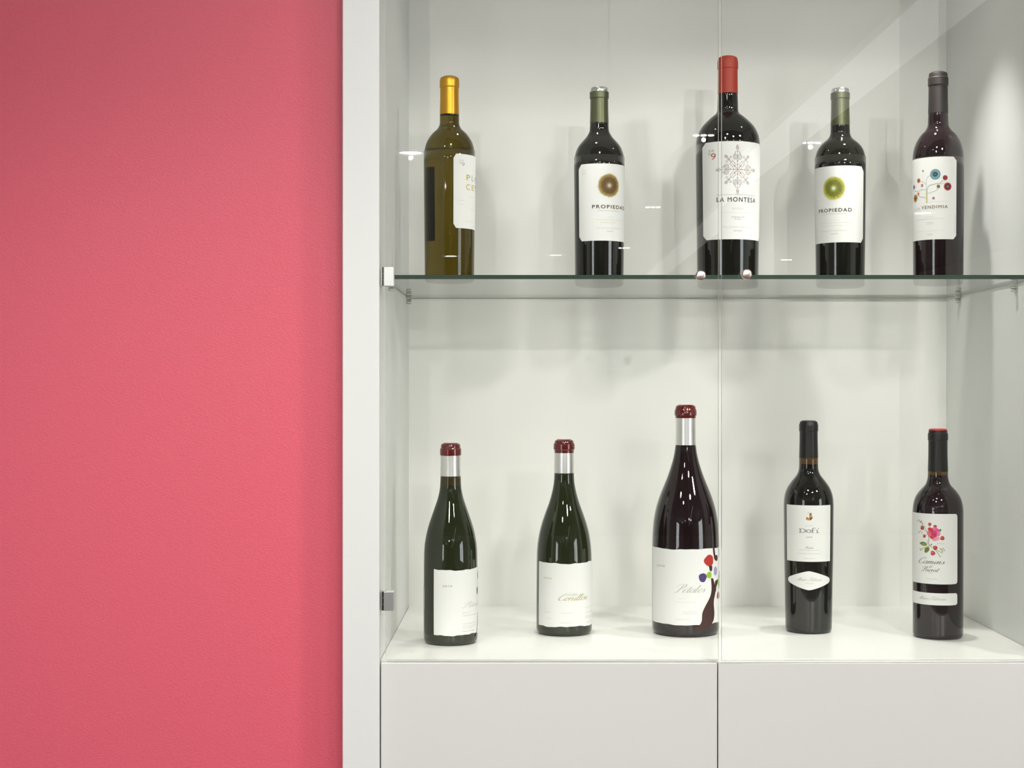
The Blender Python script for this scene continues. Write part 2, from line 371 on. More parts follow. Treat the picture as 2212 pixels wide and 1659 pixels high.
class Draw:
    """collects flat print in (u, v) px on a label, then wraps it on the bottle"""
    def __init__(s, B): s.B = B; s.v = []; s.f = []; s.m = []; s.c = []; s.layer = 0
    def poly(s, pts, rgb, lay=0):
        i = len(s.v); s.v += [(p[0], p[1], lay) for p in pts]; s.f.append(tuple(range(i, i + len(pts)))); s.c += [srgb(*rgb)] * len(pts)
    def fan(s, pts, rgb, lay=0, cen=None):
        cx = sum(p[0] for p in pts) / len(pts); cy = sum(p[1] for p in pts) / len(pts)
        if cen: cx, cy = cen
        i = len(s.v); s.v += [(cx, cy, lay)] + [(p[0], p[1], lay) for p in pts]; n = len(pts)
        s.f += [(i, i + 1 + k, i + 1 + (k + 1) % n) for k in range(n)]; s.c += [srgb(*rgb)] * (n + 1)
    def disc(s, c, rx, rgb, ry=None, lay=0, n=28, a=0, wob=0):
        ry = ry or rx; pts = []
        for k in range(n):
            t = 2 * pi * k / n; w = 1 + wob * sin(3 * t + c[0]) + wob * .6 * sin(5 * t + c[1]); x, y = rx * cos(t) * w, ry * sin(t) * w
            pts.append((c[0] + x * cos(a) - y * sin(a), c[1] + x * sin(a) + y * cos(a)))
        s.fan(pts, rgb, lay, c)
    def ring(s, c, r0, r1, rgb, lay=0, n=28):
        for k in range(n):
            a, b = 2 * pi * k / n, 2 * pi * (k + 1) / n
            s.poly([(c[0]+r0*cos(a), c[1]+r0*sin(a)), (c[0]+r1*cos(a), c[1]+r1*sin(a)), (c[0]+r1*cos(b), c[1]+r1*sin(b)), (c[0]+r0*cos(b), c[1]+r0*sin(b))], rgb, lay)
    def stroke(s, pts, wfun, rgb, lay=0):
        n = len(pts)
        L = []; R = []
        for i, p in enumerate(pts):
            a = pts[max(i-1, 0)]; b = pts[min(i+1, n-1)]; dx, dy = b[0]-a[0], b[1]-a[1]; d = math.hypot(dx, dy) or 1
            w = wfun(i / max(n-1, 1), atan2(dy, dx)) / 2
            L.append((p[0] - dy/d*w, p[1] + dx/d*w)); R.append((p[0] + dy/d*w, p[1] - dx/d*w))
        for i in range(n-1): s.poly([R[i], R[i+1], L[i+1], L[i]], rgb, lay)
    def line(s, x0, x1, y, w, rgb):
        (a, va), (b, vb) = s.B.uv(x0, y), s.B.uv(x1, y); n = 8
        v = s.B.uv((x0 + x1) / 2, y)[1]
        s.stroke([(a + (b-a)*k/n, v) for k in range(n+1)], lambda t, q: w, rgb)
    def cursive(s, txt, x0, x1, y, xh, rgb, thick=.28, thin=.10, slant=.45):
        (a, _), (b, _) = s.B.uv(x0, y), s.B.uv(x1, y); v = s.B.uv((x0 + x1) / 2, y)[1]
        st, wd = cursive_strokes(txt, slant)
        mn = min(p[0] for q in st for p in q); mx = max(p[0] for q in st for p in q)
        kx = (b - a) / (mx - mn)
        for q in st:
            s.stroke([(a + (p[0]-mn)*kx, v + p[1]*xh) for p in q], lambda t, g: xh * (thin + thick * max(0, sin(-g + .0)) ** 1.5), rgb)
    def text(s, txt, x0, x1, y, cap, rgb, bold=0, shear=0):
        cu = bpy.data.curves.new('t', 'FONT'); cu.body = txt; cu.size = 1; cu.shear = shear; cu.resolution_u = 3; cu.space_character = 1.25
        o = bpy.data.objects.new('t', cu); C.objects.link(o)
        dg = bpy.context.evaluated_depsgraph_get(); dg.update()
        ev = o.evaluated_get(dg); me = ev.to_mesh()
        V = [tuple(v.co) for v in me.vertices]; P = [tuple(p.vertices) for p in me.polygons]
        ev.to_mesh_clear(); bpy.data.objects.remove(o); bpy.data.curves.remove(cu)
        mn = min(v[0] for v in V); mx = max(v[0] for v in V); my = max(v[1] for v in V); m0 = min(0, 0)
        (a, _), (b, _) = s.B.uv(x0, y), s.B.uv(x1, y); v0 = s.B.uv((x0 + x1) / 2, y)[1]
        kx = (b - a) / (mx - mn); ky = cap / my; i = len(s.v)
        for j, (du, dv) in enumerate(((0, 0),) if not bold else ((-.28, 0), (.28, 0), (0, .22), (0, -.22))):
            i = len(s.v); s.v += [(a + (v[0]-mn)*kx + du, v0 + v[1]*ky + dv, j * .3) for v in V]; s.f += [tuple(i + k for k in p) for p in P]; s.c += [srgb(*rgb)] * len(V)
    def build(s, name, parent):
        """cut the flat print into narrow columns, then wrap it round the bottle"""
        B = s.B
        me = bpy.data.meshes.new(name); me.from_pydata([(u, v, lay) for u, v, lay in s.v], [], s.f)
        ca = me.color_attributes.new('ink', 'FLOAT_COLOR', 'POINT')
        for i, c in enumerate(s.c): ca.data[i].color = (*c, 1)
        bm = bmesh.new(); bm.from_mesh(me)
        us = [v[0] for v in s.v]; st = 4.0; k = math.floor(min(us) / st) + 1
        while k * st < max(us):
            bmesh.ops.bisect_plane(bm, geom=bm.verts[:] + bm.edges[:] + bm.faces[:], dist=1e-5, plane_co=(k * st, 0, 0), plane_no=(1, 0, 0)); k += 1
        for v in bm.verts: v.co = B.wrap(v.co.x / B.Rp, v.co.y / B.ppm, .00044 + .00005 * v.co.z)
        bm.normal_update(); bm.to_mesh(me); bm.free()
        o = obj(name, me, M_vcol, parent)
        if name in ('lettering', 'barcode'): o['kind'] = 'stuff'
        s.v = []; s.f = []; s.c = []
        return o

class Bottle:
    def __init__(s, xc, dc, zbase, prof, body_y, segs, label, group, bodymat, heel=.004, punt=.02):
        """prof: (half width px, y px) top to bottom; segs: list of (name, y0, y1, material, extra radius px)"""
        s.xc, s.dc, s.zb = xc, dc, zbase
        x = X(xc, dc); al = atan(x / dc)
        s.kr = dc / F * cos(al); s.ppm = F / dc
        s.P = [(hw * s.kr, (HY - y) / F * dc + E - zbase) for hw, y in prof]      # (r, z local)
        hwb = max(h for h, y in prof); s.Rp = hwb; s.R = hwb * s.kr
        s.root = empty('wine_bottle', (x, dc, zbase), -atan2(x, dc), label, 'bottle', group)
        P = [p for p in s.P][::-1]
        rb = P[0][0]
        if P[0][1] < .02: P = P[1:]
        low = [(.0002, .006), (rb * .45, .005), (rb - .010, .0012), (rb - heel * 1.3, 0), (rb - heel * .5, heel * .28), (rb - heel * .12, heel * .8), (rb, heel * 1.7)]
        full = low + P
        ztop = full[-1][1]; rt = full[-1][0]
        # split into body glass and capsule zones
        cap_z = (HY - body_y) / F * dc + E - zbase
        body = [p for p in full if p[1] < cap_z - 1e-5]
        rc = s.rad(cap_z); body += [(rc, cap_z), (rc - .0008, cap_z + .002)]
        s.body_prof = body
        body = s.smooth(body); s.SP = body[:-1]
        s.body = obj('glass_body', lathe_me('glass_body', body, 72, True), bodymat, s.root, True)
        s.segs = segs
        for nm, ya, yb, m, ex in segs:      # y top, y bottom
            za, zb_ = (HY - yb) / F * dc + E - zbase, (HY - ya) / F * dc + E - zbase
            if nm == 'capsule_top':
                pts = [(s.rad(za), za)] + [p for p in P if za + 1e-5 < p[1]]
                pts = [(r + ex * s.kr, z) for r, z in pts]
                pts += [(pts[-1][0] * .8, pts[-1][1] + .0006), (.0002, pts[-1][1] + .0008)]
            else:
                pts = [(s.rad(za) - .001, za), (s.rad(za) + ex * s.kr, za)] + [(r + ex * s.kr, z) for r, z in P if za + 1e-4 < z < zb_ - 1e-4] + [(s.rad(zb_) + ex * s.kr, zb_)]
                if abs(zb_ - ztop) < 1e-3: pts += [(pts[-1][0] * .82, zb_ + .0012), (pts[-1][0] * .5, zb_ + .0014), (.0002, zb_ + .0014)]
                else: pts += [(s.rad(zb_) - .001, zb_)]
            o = obj(nm if nm != 'capsule_top' else 'capsule_top', lathe_me(nm, pts, 56, False), m, s.root, True)
            bm = bmesh.new(); bm.from_mesh(o.data)
            for e in bm.edges:
                if len(e.link_faces) == 2 and e.calc_face_angle() > RAD(24): e.smooth = False
            bm.to_mesh(o.data); bm.free()
    def smooth(s, P):
        out = []
        for i in range(len(P) - 1):
            p0, p1, p2, p3 = P[max(i-1, 0)], P[i], P[i+1], P[min(i+2, len(P)-1)]
            d = abs(p2[1] - p1[1])
            n = 1 if (p1[1] < .012 or d < .004 or d > .03) else 3
            for k in range(n):
                t = k / n
                out.append(tuple(.5*(2*p1[j]+(p2[j]-p0[j])*t+(2*p0[j]-5*p1[j]+4*p2[j]-p3[j])*t*t+(3*p1[j]-p0[j]-3*p2[j]+p3[j])*t**3) for j in (0, 1)) if n > 1 else p1)
        out.append(P[-1])
        return [(max(r, .0002), z) for r, z in out]
    def rad(s, z):
        P = getattr(s, 'SP', None) or s.P[::-1]
        if z > P[-1][1] and P is not s.P: P = s.P[::-1]
        if z <= P[0][1]: return P[0][0]
        for (r0, z0), (r1, z1) in zip(P, P[1:]):
            if z0 <= z <= z1: return r0 + (r1 - r0) * (z - z0) / max(z1 - z0, 1e-9)
        return P[-1][0]
    def phi(s, x, hw=None): return asin(max(-.9999, min(.9999, (x - s.xc) / (hw or s.Rp))))
    def uv(s, x, y):
        zl = (HY - y) / F * (s.dc - .8 * s.R) + E - s.zb
        hw = s.rad(zl) / s.kr
        ph = s.phi(x, hw); dep = s.dc - s.R * cos(ph)
        return ph * s.Rp, ((HY - y) / F * dep + E - s.zb) * s.ppm
    def zf(s, y, ph=0.0): return (HY - y) / F * (s.dc - s.R * cos(ph)) + E - s.zb
    def wrap(s, ph, z, off):
        r = s.rad(z) + off + .0001; return (r * sin(ph), -r * cos(ph), z)
    def label(s, ph0, ph1, ztop, zbot, nc=56, nr=18, name='label', m=None, extra_ph=()):
        """ztop, zbot: functions of t in 0..1 along the label, local z"""
        ts = sorted(set([k / nc for k in range(nc + 1)] + list(extra_ph)))
        cols = [(ts[0], 1)] + [(t, 0) for t in ts] + [(ts[-1], 1)]
        vs = []; nrr = nr + 3
        for t, edge in cols:
            ph = ph0 + (ph1 - ph0) * t; a, b = zbot(t), ztop(t)
            for k in range(nrr):
                q = min(max((k - 1) / nr, 0), 1); off = -.0002 if (edge or k == 0 or k == nrr - 1) else .00035
                vs.append(s.wrap(ph, a + (b - a) * q, off))
        fs = [(c*nrr+k, (c+1)*nrr+k, (c+1)*nrr+k+1, c*nrr+k+1) for c in range(len(cols) - 1) for k in range(nrr - 1)]
        me = bpy.data.meshes.new(name); me.from_pydata(vs, [], fs); me.update()
        return obj(name, me, m or M_paper, s.root)
def chamfer(z, w, h, sgn, left=True, right=True):
    """z: level, cut corners of relative width w and height h"""
    def f(t):
        c = 0
        if left and t < w: c = max(c, (w - t) / w)
        if right and t > 1 - w: c = max(c, (t - 1 + w) / w)
        return z - sgn * h * c
    return f

# common photo-to-crop helpers: (scale, origin x, origin y)
def crop(sc, ox_, oy_): return lambda x, y: (ox_ + x / sc, oy_ + y / sc)
GU, GL = 'wine bottles on the glass shelf', 'wine bottles on the cabinet floor'
ZU = SHZ + .0001
# ============ upper bottle 1: white wine, gold capsule
c = crop(3.073, 850, 120)
B = Bottle(971, 2.206, ZU, [(16.5,167.4),(19.2,168.8),(20.6,172.5),(21.1,179),(21.1,189),(20.0,191),(19.9,205),(20.3,228),(20.8,248.5),(21.0,258),(21.6,270),(27,279.5),(37,289),(46.5,302),(52,315),(55,331.5),(55.8,350),(53.6,588),(53.5,612)],
    248.5, [('capsule', 167.4, 248.5, M_gold, .3)], 'olive glass bottle with gold capsule and side-turned white label', GU, M_olive)
p0, p1 = B.phi(979.5), RAD(118)
hz = 9 / B.ppm
B_l = B.label(p0, p1, chamfer(B.zf(331.5, p0), .055, hz, 1), chamfer(B.zf(492, p0), .055, hz, -1), name='label', extra_ph=(.055, .945))
d = Draw(B)
d.text('20', *[c(435, 0)[0], c(462, 0)[0]], c(0, 700)[1], 3.0, (165, 165, 160)); d.text('0', c(436, 0)[0], c(447, 0)[0], c(0, 716)[1], 3.2, (170, 170, 165)); d.text('9', c(449, 0)[0], c(470, 0)[0], c(0, 733)[1], 8, (165, 160, 150))
d.text('P', c(482,0)[0], c(505,0)[0], c(0,828)[1], 12, (190, 178, 84), .02); d.text('L', c(516,0)[0], c(531,0)[0], c(0,834)[1], 12, (170, 172, 164)); d.text('Y', c(535,0)[0], c(542.5,0)[0], c(0,846)[1], 12, (90, 92, 90), .02)
d.text('C', c(479,0)[0], c(503,0)[0], c(0,890)[1], 12, (200, 185, 90), .02); d.text('E', c(516,0)[0], c(531,0)[0], c(0,897)[1], 12, (205, 190, 100), .02); d.text('T', c(535,0)[0], c(543,0)[0], c(0,905)[1], 12, (60, 60, 60), 0)
for yy, xa, xb in ((940, 495, 535), (960, 430, 470), (985, 430, 462), (1022, 505, 530), (1102, 470, 533), (1135, 510, 532)): d.line(c(xa,0)[0], c(xb,0)[0], c(0,yy)[1], .7, (205, 205, 202))
d.build('lettering', B_l)
bl = B.label(RAD(-168), RAD(-97), lambda t: B.zf(348), lambda t: B.zf(512), name='back_label')

# sunburst print
def sunburst(B, d, cx, cy, R, inner, mid, outer):
    u, v = B.uv(cx, cy); n = 120
    rings = [(0, inner, 1), (.08, inner, 1), (.17, tuple((a*.4+b*.6) for a, b in zip(inner, mid)), 1), (.32, mid, 1), (.56, mid, 1), (.80, outer, 1)]
    for k in range(n):
        a, b = 2*pi*k/n, 2*pi*(k+1)/n; L = R * (.86 + .16 * random.random())
        for (r0, c0, _), (r1, c1, _) in zip(rings, rings[1:]):
            i = len(d.v)
            d.v += [(u+R*r0*cos(a), v+R*r0*sin(a), 0), (u+R*r1*cos(a), v+R*r1*sin(a), 0), (u+R*r1*cos(b), v+R*r1*sin(b), 0), (u+R*r0*cos(b), v+R*r0*sin(b), 0)]
            j = .9 + .2 * random.random()
            cc0 = srgb(*[min(255, q*(j if r0 > .3 else 1)) for q in c0]); cc1 = srgb(*[min(255, q*(j if r1 > .3 else 1)) for q in c1])
            d.c += [cc0, cc1, cc1, cc0]; d.f.append((i, i+1, i+2, i+3))
        i = len(d.v); r1 = rings[-1][0]; m_ = (a + b) / 2; pc = (.78, .78, .72)
        d.v += [(u+R*r1*cos(a), v+R*r1*sin(a), 0), (u+L*cos(m_), v+L*sin(m_), 0), (u+R*r1*cos(b), v+R*r1*sin(b), 0)]
        d.c += [srgb(*outer), pc, srgb(*outer)]; d.f.append((i, i+1, i+2))
# ============ upper bottle 2 and 4
def propiedad(xc, dc, prof, capy, c, left, right, ytop, ybot, cl, cr, sun, suncol, word, ybase, lines, label, capm, segs):
    B = Bottle(xc, dc, ZU, prof, capy, segs, label, GU, M_bg)
    p0, p1 = left, right
    hz = 10 / B.ppm
    L = B.label(p0, p1, chamfer(B.zf(ytop), .06, hz, 1, cl, cr), chamfer(B.zf(ybot), .06, hz, -1, cl, cr), extra_ph=(.06, .94))
    d = Draw(B); sunburst(B, d, *sun, *suncol); d.build('sunburst_print', L)
    d.text('PROPIEDAD', word[0], word[1], ybase, 7.4, (70, 62, 44), .012)
    for t, xa, xb, yy, cp, col in lines:
        if t: d.text(t, xa, xb, yy, cp, col)
        else: d.line(xa, xb, yy, .6, col)
    d.build('lettering', L); return B, L
c = crop(3.456, 1190, 160); q = lambda x, y: c(x, y)
B2 = propiedad(1294.5, 2.293, [(15,189.3),(17.6,190.6),(18.8,193.5),(19.0,199),(20.4,200),(20.4,213),(19.0,214.5),(19.1,235),(20,267),(20.6,276),(21.9,285),(28.5,296.5),(38.5,307.6),(47,319),(52.4,333.6),(54.6,347),(54.9,362),(52.6,591),(52.5,613)],
    267, c, None or RAD(-52.5), RAD(92), 353, 519.6, True, True, (*q(435, 832), 29), ((196, 182, 150), (92, 66, 22), (162, 140, 58)), (q(310,0)[0], q(541,0)[0]), q(0,1003)[1],
    [('VINAS TRADICIONALES', q(350,0)[0], q(508,0)[0], q(0,1024)[1], 1.9, (150,146,110)), ('RIOJA', q(425,0)[0], q(465,0)[0], q(0,1072)[1], 1.8, (205,202,190)), (None, q(335,0)[0], q(525,0)[0], q(0,1088)[1], 0, (205,203,190)), ('BODEGA EN RIOJA', q(368,0)[0], q(482,0)[0], q(0,1112)[1], 2.0, (206,176,110)),
     ('PALACIOS REMONDO', q(342,0)[0], q(515,0)[0], q(0,1155)[1], 2.6, (190,190,186)), ('ALFARO', q(416,0)[0], q(460,0)[0], q(0,1177)[1], 1.8, (110,110,106)), ('20', q(237,0)[0], q(265,0)[0], q(0,727)[1], 3.6, (210,210,206)), ('08', q(237,0)[0], q(265,0)[0], q(0,750)[1], 4.2, (205,205,200))],
    'dark wine bottle with brown-gold sunburst label, second from the left on the glass shelf', None,
    [('capsule', 199.5, 267, M_gcap, .3), ('capsule_top', 189.3, 199.5, M_silver, .3)])
c4 = crop(3.456, 1680, 160); q = c4
B4 = propiedad(1815, 2.314, [(15,191.3),(17.8,192.6),(19.2,195.5),(19.4,201),(20.6,202),(20.6,214),(19.4,215.5),(19.6,235),(20.5,272),(21,283),(21.9,291),(27,300),(40,311),(48.5,322),(53,333.6),(55.4,347),(55.7,362),(53.3,594),(53.2,617)],
    272, c4, RAD(-92), B.phi(0) * 0 + asin(49.2/55.4), 357.5, 523, True, True, (*q(418, 850), 29), ((214, 222, 178), (112, 116, 26), (184, 184, 72)), (q(311,0)[0], q(550,0)[0]), q(0,1026)[1],
    [('VINAS TRADICIONALES', q(338,0)[0], q(512,0)[0], q(0,1045)[1], 1.9, (160,158,110)), ('RIOJA', q(392,0)[0], q(452,0)[0], q(0,1090)[1], 1.8, (220,205,190)), (None, q(325,0)[0], q(545,0)[0], q(0,1108)[1], 0, (205,203,190)), ('BODEGA EN RIOJA', q(350,0)[0], q(490,0)[0], q(0,1132)[1], 2.0, (210,204,140)),
     ('PALACIOS REMONDO', q(335,0)[0], q(520,0)[0], q(0,1172)[1], 2.8, (190,190,186)), ('ALFARO', q(398,0)[0], q(450,0)[0], q(0,1194)[1], 1.8, (110,110,106))],
    'dark wine bottle with olive-green sunburst label, second from the right on the glass shelf', None,
    [('capsule', 201.5, 272, M_gcap, .3), ('capsule_top', 191.3, 201.5, M_silver, .3)])
# ============ upper bottle 3: magnum
c = crop(3.072, 1450, 100)
B = Bottle(1572, 2.327, ZU, [(17.8,124.3),(20.0,125.6),(21.3,130),(22.2,136),(22.2,149),(21.2,151),(21.2,170),(21.5,203.5),(22.4,225),(23.8,243),(35,253),(46,262.8),(57.6,275.8),(64.6,289),(68.3,302),(69.6,320),(69.6,340),(66.3,591),(66.2,620)],
    203.5, [('capsule', 124.3, 203.5, M_redcap, .3)], 'large dark magnum bottle with orange-red capsule and ornament label', GU, M_bg)
p0, p1 = B.phi(1518.4), RAD(84)
hz = 9.5 / B.ppm
L = B.label(p0, p1, chamfer(B.zf(304.8), .065, hz, 1), chamfer(B.zf(516.5), .065, hz, -1), extra_ph=(.065, .935))
d = Draw(B)
T = lambda t, xa, xb, yy, cp, col, b=0: d.text(t, c(xa,0)[0], c(xb,0)[0], c(0,yy)[1], cp, col, b)
T('20', 249, 286, 700, 4.6, (130, 128, 124)); T('0', 250, 262, 722, 5, (130, 128, 124)); T('9', 266, 298, 750, 13.5, (168, 88, 52))
d.line(c(300,0)[0], c(551,0)[0], c(0,985)[1], .7, (150, 150, 145))
T('LA MONTESA', 304, 552, 1031, 9.6, (48, 44, 38), .014); T('RIOJA', 405, 475, 1084, 4.2, (196, 196, 192))
d.line(c(335,0)[0], c(540,0)[0], c(0,1103)[1], .5, (200, 200, 196)); T('GARNACHA', 398, 482, 1137, 2.4, (120, 120, 118)); T('RIOJA', 420, 460, 1150, 2.2, (120, 120, 118))
T('PALACIOS REMONDO', 346, 532, 1206, 4.0, (196, 196, 192)); T('ALFARO', 413, 467, 1228, 2.4, (105, 105, 100))
d.build('lettering', L)
u0, v0 = B.uv(*c(438, 818))
PK, GR, GO, MV = (160, 112, 108), (140, 140, 134), (172, 148, 92), (124, 84, 98)
for k in range(8):
    a = k * pi / 4; diag = k % 2
    def R_(r, t): return (u0 + r*cos(a) - t*sin(a), v0 + 1.12*(r*sin(a) + t*cos(a)))
    S_ = lambda pts, w, col: d.stroke([R_(*p) for p in pts], lambda t, g: w, col)
    if not diag:
        S_([(0, 0), (42, 0)], .8, GR); S_([(39, -3.4), (44, 0), (39, 3.4), (46, 0)], .8, MV)
        for r in (39, 44): S_([(r-3, 0), (r, 3), (r+3, 0), (r, -3), (r-3, 0)], .8, PK)
        S_([(32, -5), (35, 0), (32, 5)], .8, GR); S_([(28, -7), (34, -4)], .8, MV); S_([(28, 7), (34, 4)], .8, MV)
        d.disc(R_(24, 5), 4.6, (206, 204, 200), 5.4, n=14); d.disc(R_(24, -5), 4.6, (206, 204, 200), 5.4, n=14)
        for sgn in (-1, 1):
            pts = [R_(24 + 5.2*cos(t*pi/6), sgn*5.2 + 4.6*sin(t*pi/6)) for t in range(13)]; d.stroke(pts, lambda t, g: .9, (GO if k in (0,) else GR) if k else GO)
            S_([(19, sgn*3), (28, sgn*7)], .6, MV)
        S_([(14, 0), (17, 2), (20, 0), (17, -2), (14, 0)], .8, PK)
    else:
        S_([(0, 0), (34, 0)], .8, PK)
        S_([(9, -4), (18, -4)], .9, MV); S_([(9, 4), (18, 4)], .9, MV); S_([(18, -5), (21, 0), (18, 5)], .9, GR)
        d.ring(R_(27, 0), 1.6, 2.6, MV, n=12); d.ring(R_(35, 0), 1.4, 3.2, GR, n=12); d.ring(R_(27, 6), 1.6, 2.5, GR, n=10); d.ring(R_(27, -6), 1.6, 2.5, GR, n=10)
        S_([(8, -2), (12, 0), (8, 2)], .7, GO); S_([(31, -3), (33, 0), (31, 3)], .7, PK)
    d.ring(R_(9, 0), .9, 1.8, MV, n=10)
d.ring((u0, v0), 1.4, 2.4, GO, n=14); d.ring((u0, v0), 5, 5.8, GR, n=24)
d.build('ornament_print', L)['kind'] = 'stuff'
# ============ upper bottle 5
c = crop(3.018, 1930, 130)
B = Bottle(2026.5, 2.26, ZU, [(17.4,157.5),(19.4,159),(20.2,162),(20.4,168),(21.9,169.5),(21.9,185),(20.6,187),(20.8,215),(21.5,246),(22.2,260),(23.2,272.5),(29,282.4),(38.5,292),(47.2,305.6),(52.4,319),(55,332),(56.1,350),(56.2,365),(54.7,594),(54.6,614)],
    246, [('capsule', 157.5, 246, M_blackcap, .3)], 'dark wine bottle with brown-black capsule and circle tree label, rightmost on the glass shelf', GU, M_bwine)
p0, p1 = RAD(-90), asin(38.5/56)
hz = 8 / B.ppm
L = B.label(p0, p1, chamfer(B.zf(338), .06, hz, 1, False, True), chamfer(B.zf(516.5), .06, hz, -1, False, True), extra_ph=(.94,))
d = Draw(B)
def cv(pts, w, col, fade=1): d.stroke(catmull([B.uv(*c(x, y)) for x, y in pts], 6), lambda t, g: w * (1 - (1 - fade) * t), col)
cv([(219, 928), (219, 895), (219, 853)], 3.6, (196, 192, 132), .9)
BR = (176, 186, 168)
cv([(219, 860), (216, 800), (222, 762), (242, 748)], 1.0, BR); cv([(219, 858), (230, 818), (270, 806), (305, 800), (322, 782)], 1.0, (150, 160, 120)); cv([(300, 803), (318, 806), (335, 806)], .9, BR)
cv([(221, 870), (240, 860), (275, 850), (290, 832)], .9, BR); cv([(218, 850), (212, 840), (180, 842), (160, 850), (140, 846)], 1.0, BR); cv([(217, 830), (214, 805), (195, 788), (178, 784)], .8, BR)
cv([(218, 905), (205, 890), (180, 888), (165, 872)], .9, BR)
def cir(x, y, r, cols):
    p = B.uv(*c(x, y))
    for i, (f, col) in enumerate(cols): d.disc(p, r / 3.018 * f, col, lay=i + 1, n=32)
cir(273, 742, 33, [(1, (96, 72, 66)), (.92, (100, 158, 168)), (.52, (64, 84, 100)), (.32, (40, 44, 60)), (.12, (120, 150, 160))])
cir(336, 767, 16, [(1, (120, 40, 44)), (.8, (150, 36, 50)), (.35, (90, 30, 60))])
cir(352, 825, 26, [(1, (196, 58, 50)), (.84, (150, 40, 44)), (.62, (56, 28, 34)), (.3, (110, 120, 120))])
cir(293, 822, 11, [(1, (110, 84, 46)), (.6, (170, 130, 60)), (.3, (60, 50, 40))])
cir(167, 780, 15, [(1, (206, 140, 50)), (.75, (180, 90, 40)), (.4, (80, 40, 30))])
cir(189, 812, 10, [(1, (200, 120, 130)), (.6, (170, 80, 100)), (.3, (230, 180, 190))])
cir(137, 822, 13, [(1, (130, 100, 140)), (.5, (80, 60, 90))]); cir(146, 895, 24, [(1, (150, 140, 70)), (.7, (170, 110, 50)), (.35, (70, 60, 50))])
cir(165, 867, 11, [(1, (214, 150, 120)), (.5, (196, 90, 70))]); cir(195, 718, 6.5, [(1, (170, 140, 120)), (.5, (120, 90, 80))]); cir(262, 897, 8, [(1, (140, 90, 110)), (.5, (180, 140, 90))])
d.build('tree_print', L)['kind'] = 'stuff'
d.line(c(232,0)[0], c(360,0)[0], c(0,921)[1], .5, (200, 200, 196))
T('LA', 147, 176, 974, 5.8, (190, 186, 176)); T('VENDIMIA', 186, 352, 964, 6.4, (136, 118, 88), .012)
for xa, xb, yy, g in ((200, 262, 1018, 215), (150, 330, 1032, 210), (215, 262, 1056, 190), (220, 258, 1066, 195), (150, 330, 1110, 215), (220, 256, 1134, 170)): d.line(c(xa,0)[0], c(xb,0)[0], c(0,yy)[1], .8, (g, g, g - 4))
d.text('l', c(396,0)[0], c(400,0)[0], c(0,1130)[1], 40, (205, 205, 200))
d.build('lettering', L)

# ------------------------------------------------------------------ lower bottles
def wav(z, amp, ph, ppm, t0=0.0):
    return lambda t: z + amp / ppm * (.5 * sin(9 * t + ph) + .3 * sin(23 * t + ph * 2) + .2 * sin(47 * t + ph))
def wax_segs(ytop, ywax, yfoil): return [('foil_band', ywax, yfoil, M_foil, .25), ('wax_cap', ytop, ywax, M_wax, .5)]
GREY = (176, 176, 172)
# ============ lower 1
c = crop(3.387, 860, 930)
B = Bottle(973.5, 2.137, ZF + .0001, [(18,958.4),(20,959.6),(20.6,963),(20.8,967.5),(22.4,969),(22.7,972),(22.7,982.5),(21.3,984),(21.4,1005),(22,1028),(22.8,1048),(24.8,1063),(28.3,1077.6),(33.2,1092),(38.5,1107),(43.8,1122),(48.5,1136.7),(52.2,1151.4),(55,1166),(56.9,1181),(58,1210),(58.4,1300),(58.3,1373)],
    1028, wax_segs(958.4, 984, 1028), 'dark green sloping-shoulder bottle with red wax cap, leftmost on the cabinet floor', GL, M_bgreen, .005)
B.body.data.materials.append(M_neck2)
za, zb_ = B.zf(1050, pi/2), B.zf(1028, pi/2) + .01
for p in B.body.data.polygons:
    if za < p.center.z < zb_: p.material_index = 1
p0, p1 = asin(-35.5/58.2), RAD(96)
L = B.label(p0, p1, wav(B.zf(1232), 1.6, 1, B.ppm), wav(B.zf(1373), 1.6, 2.2, B.ppm), nc=80)
d = Draw(B)
T('2010', 327, 394, 1146, 4.3, (110, 110, 106))
d.cursive('Pétalos', c(462,0)[0], c(585,0)[0], c(0,1291)[1], 4.8, (170, 170, 166), .22, .08)
T('BIERZO', 468, 522, 1340, 3.4, (200, 200, 196))
for xa, xb, yy in ((468, 568, 1352), (468, 566, 1412), (468, 562, 1430), (468, 545, 1444)): d.line(c(xa,0)[0], c(xb,0)[0], c(0,yy)[1], .9, (196, 196, 192))
T('PRODUCT OF SPAIN', 468, 552, 1470, 2.2, (120, 120, 116))
for x, y, rx, ry in ((575, 1170, 4.0, 8.5), (583.5, 1058, 4.0, 9)): d.disc(B.uv(*c(min(x, 579), y)), rx, (52, 66, 30), ry, lay=1)
cv([(578, 1330), (577, 1400), (572, 1470), (560, 1508)], 3.0, (64, 66, 36)); d.build('lettering', L)
L = B.label(RAD(-150), RAD(-77), lambda t: B.zf(1268, pi/2), lambda t: B.zf(1314, pi/2), nc=24, name='barcode_label')
d = Draw(B)
for k in range(12):
    z = (B.zf(1269.5 + k * 3.6, pi/2)) * B.ppm; d.stroke([(B.Rp * RAD(a), z) for a in range(-146, -77, 8)], lambda t, g: (1.0, 1.7, 1.3)[k % 3], (30, 34, 22))
d.build('barcode', L)
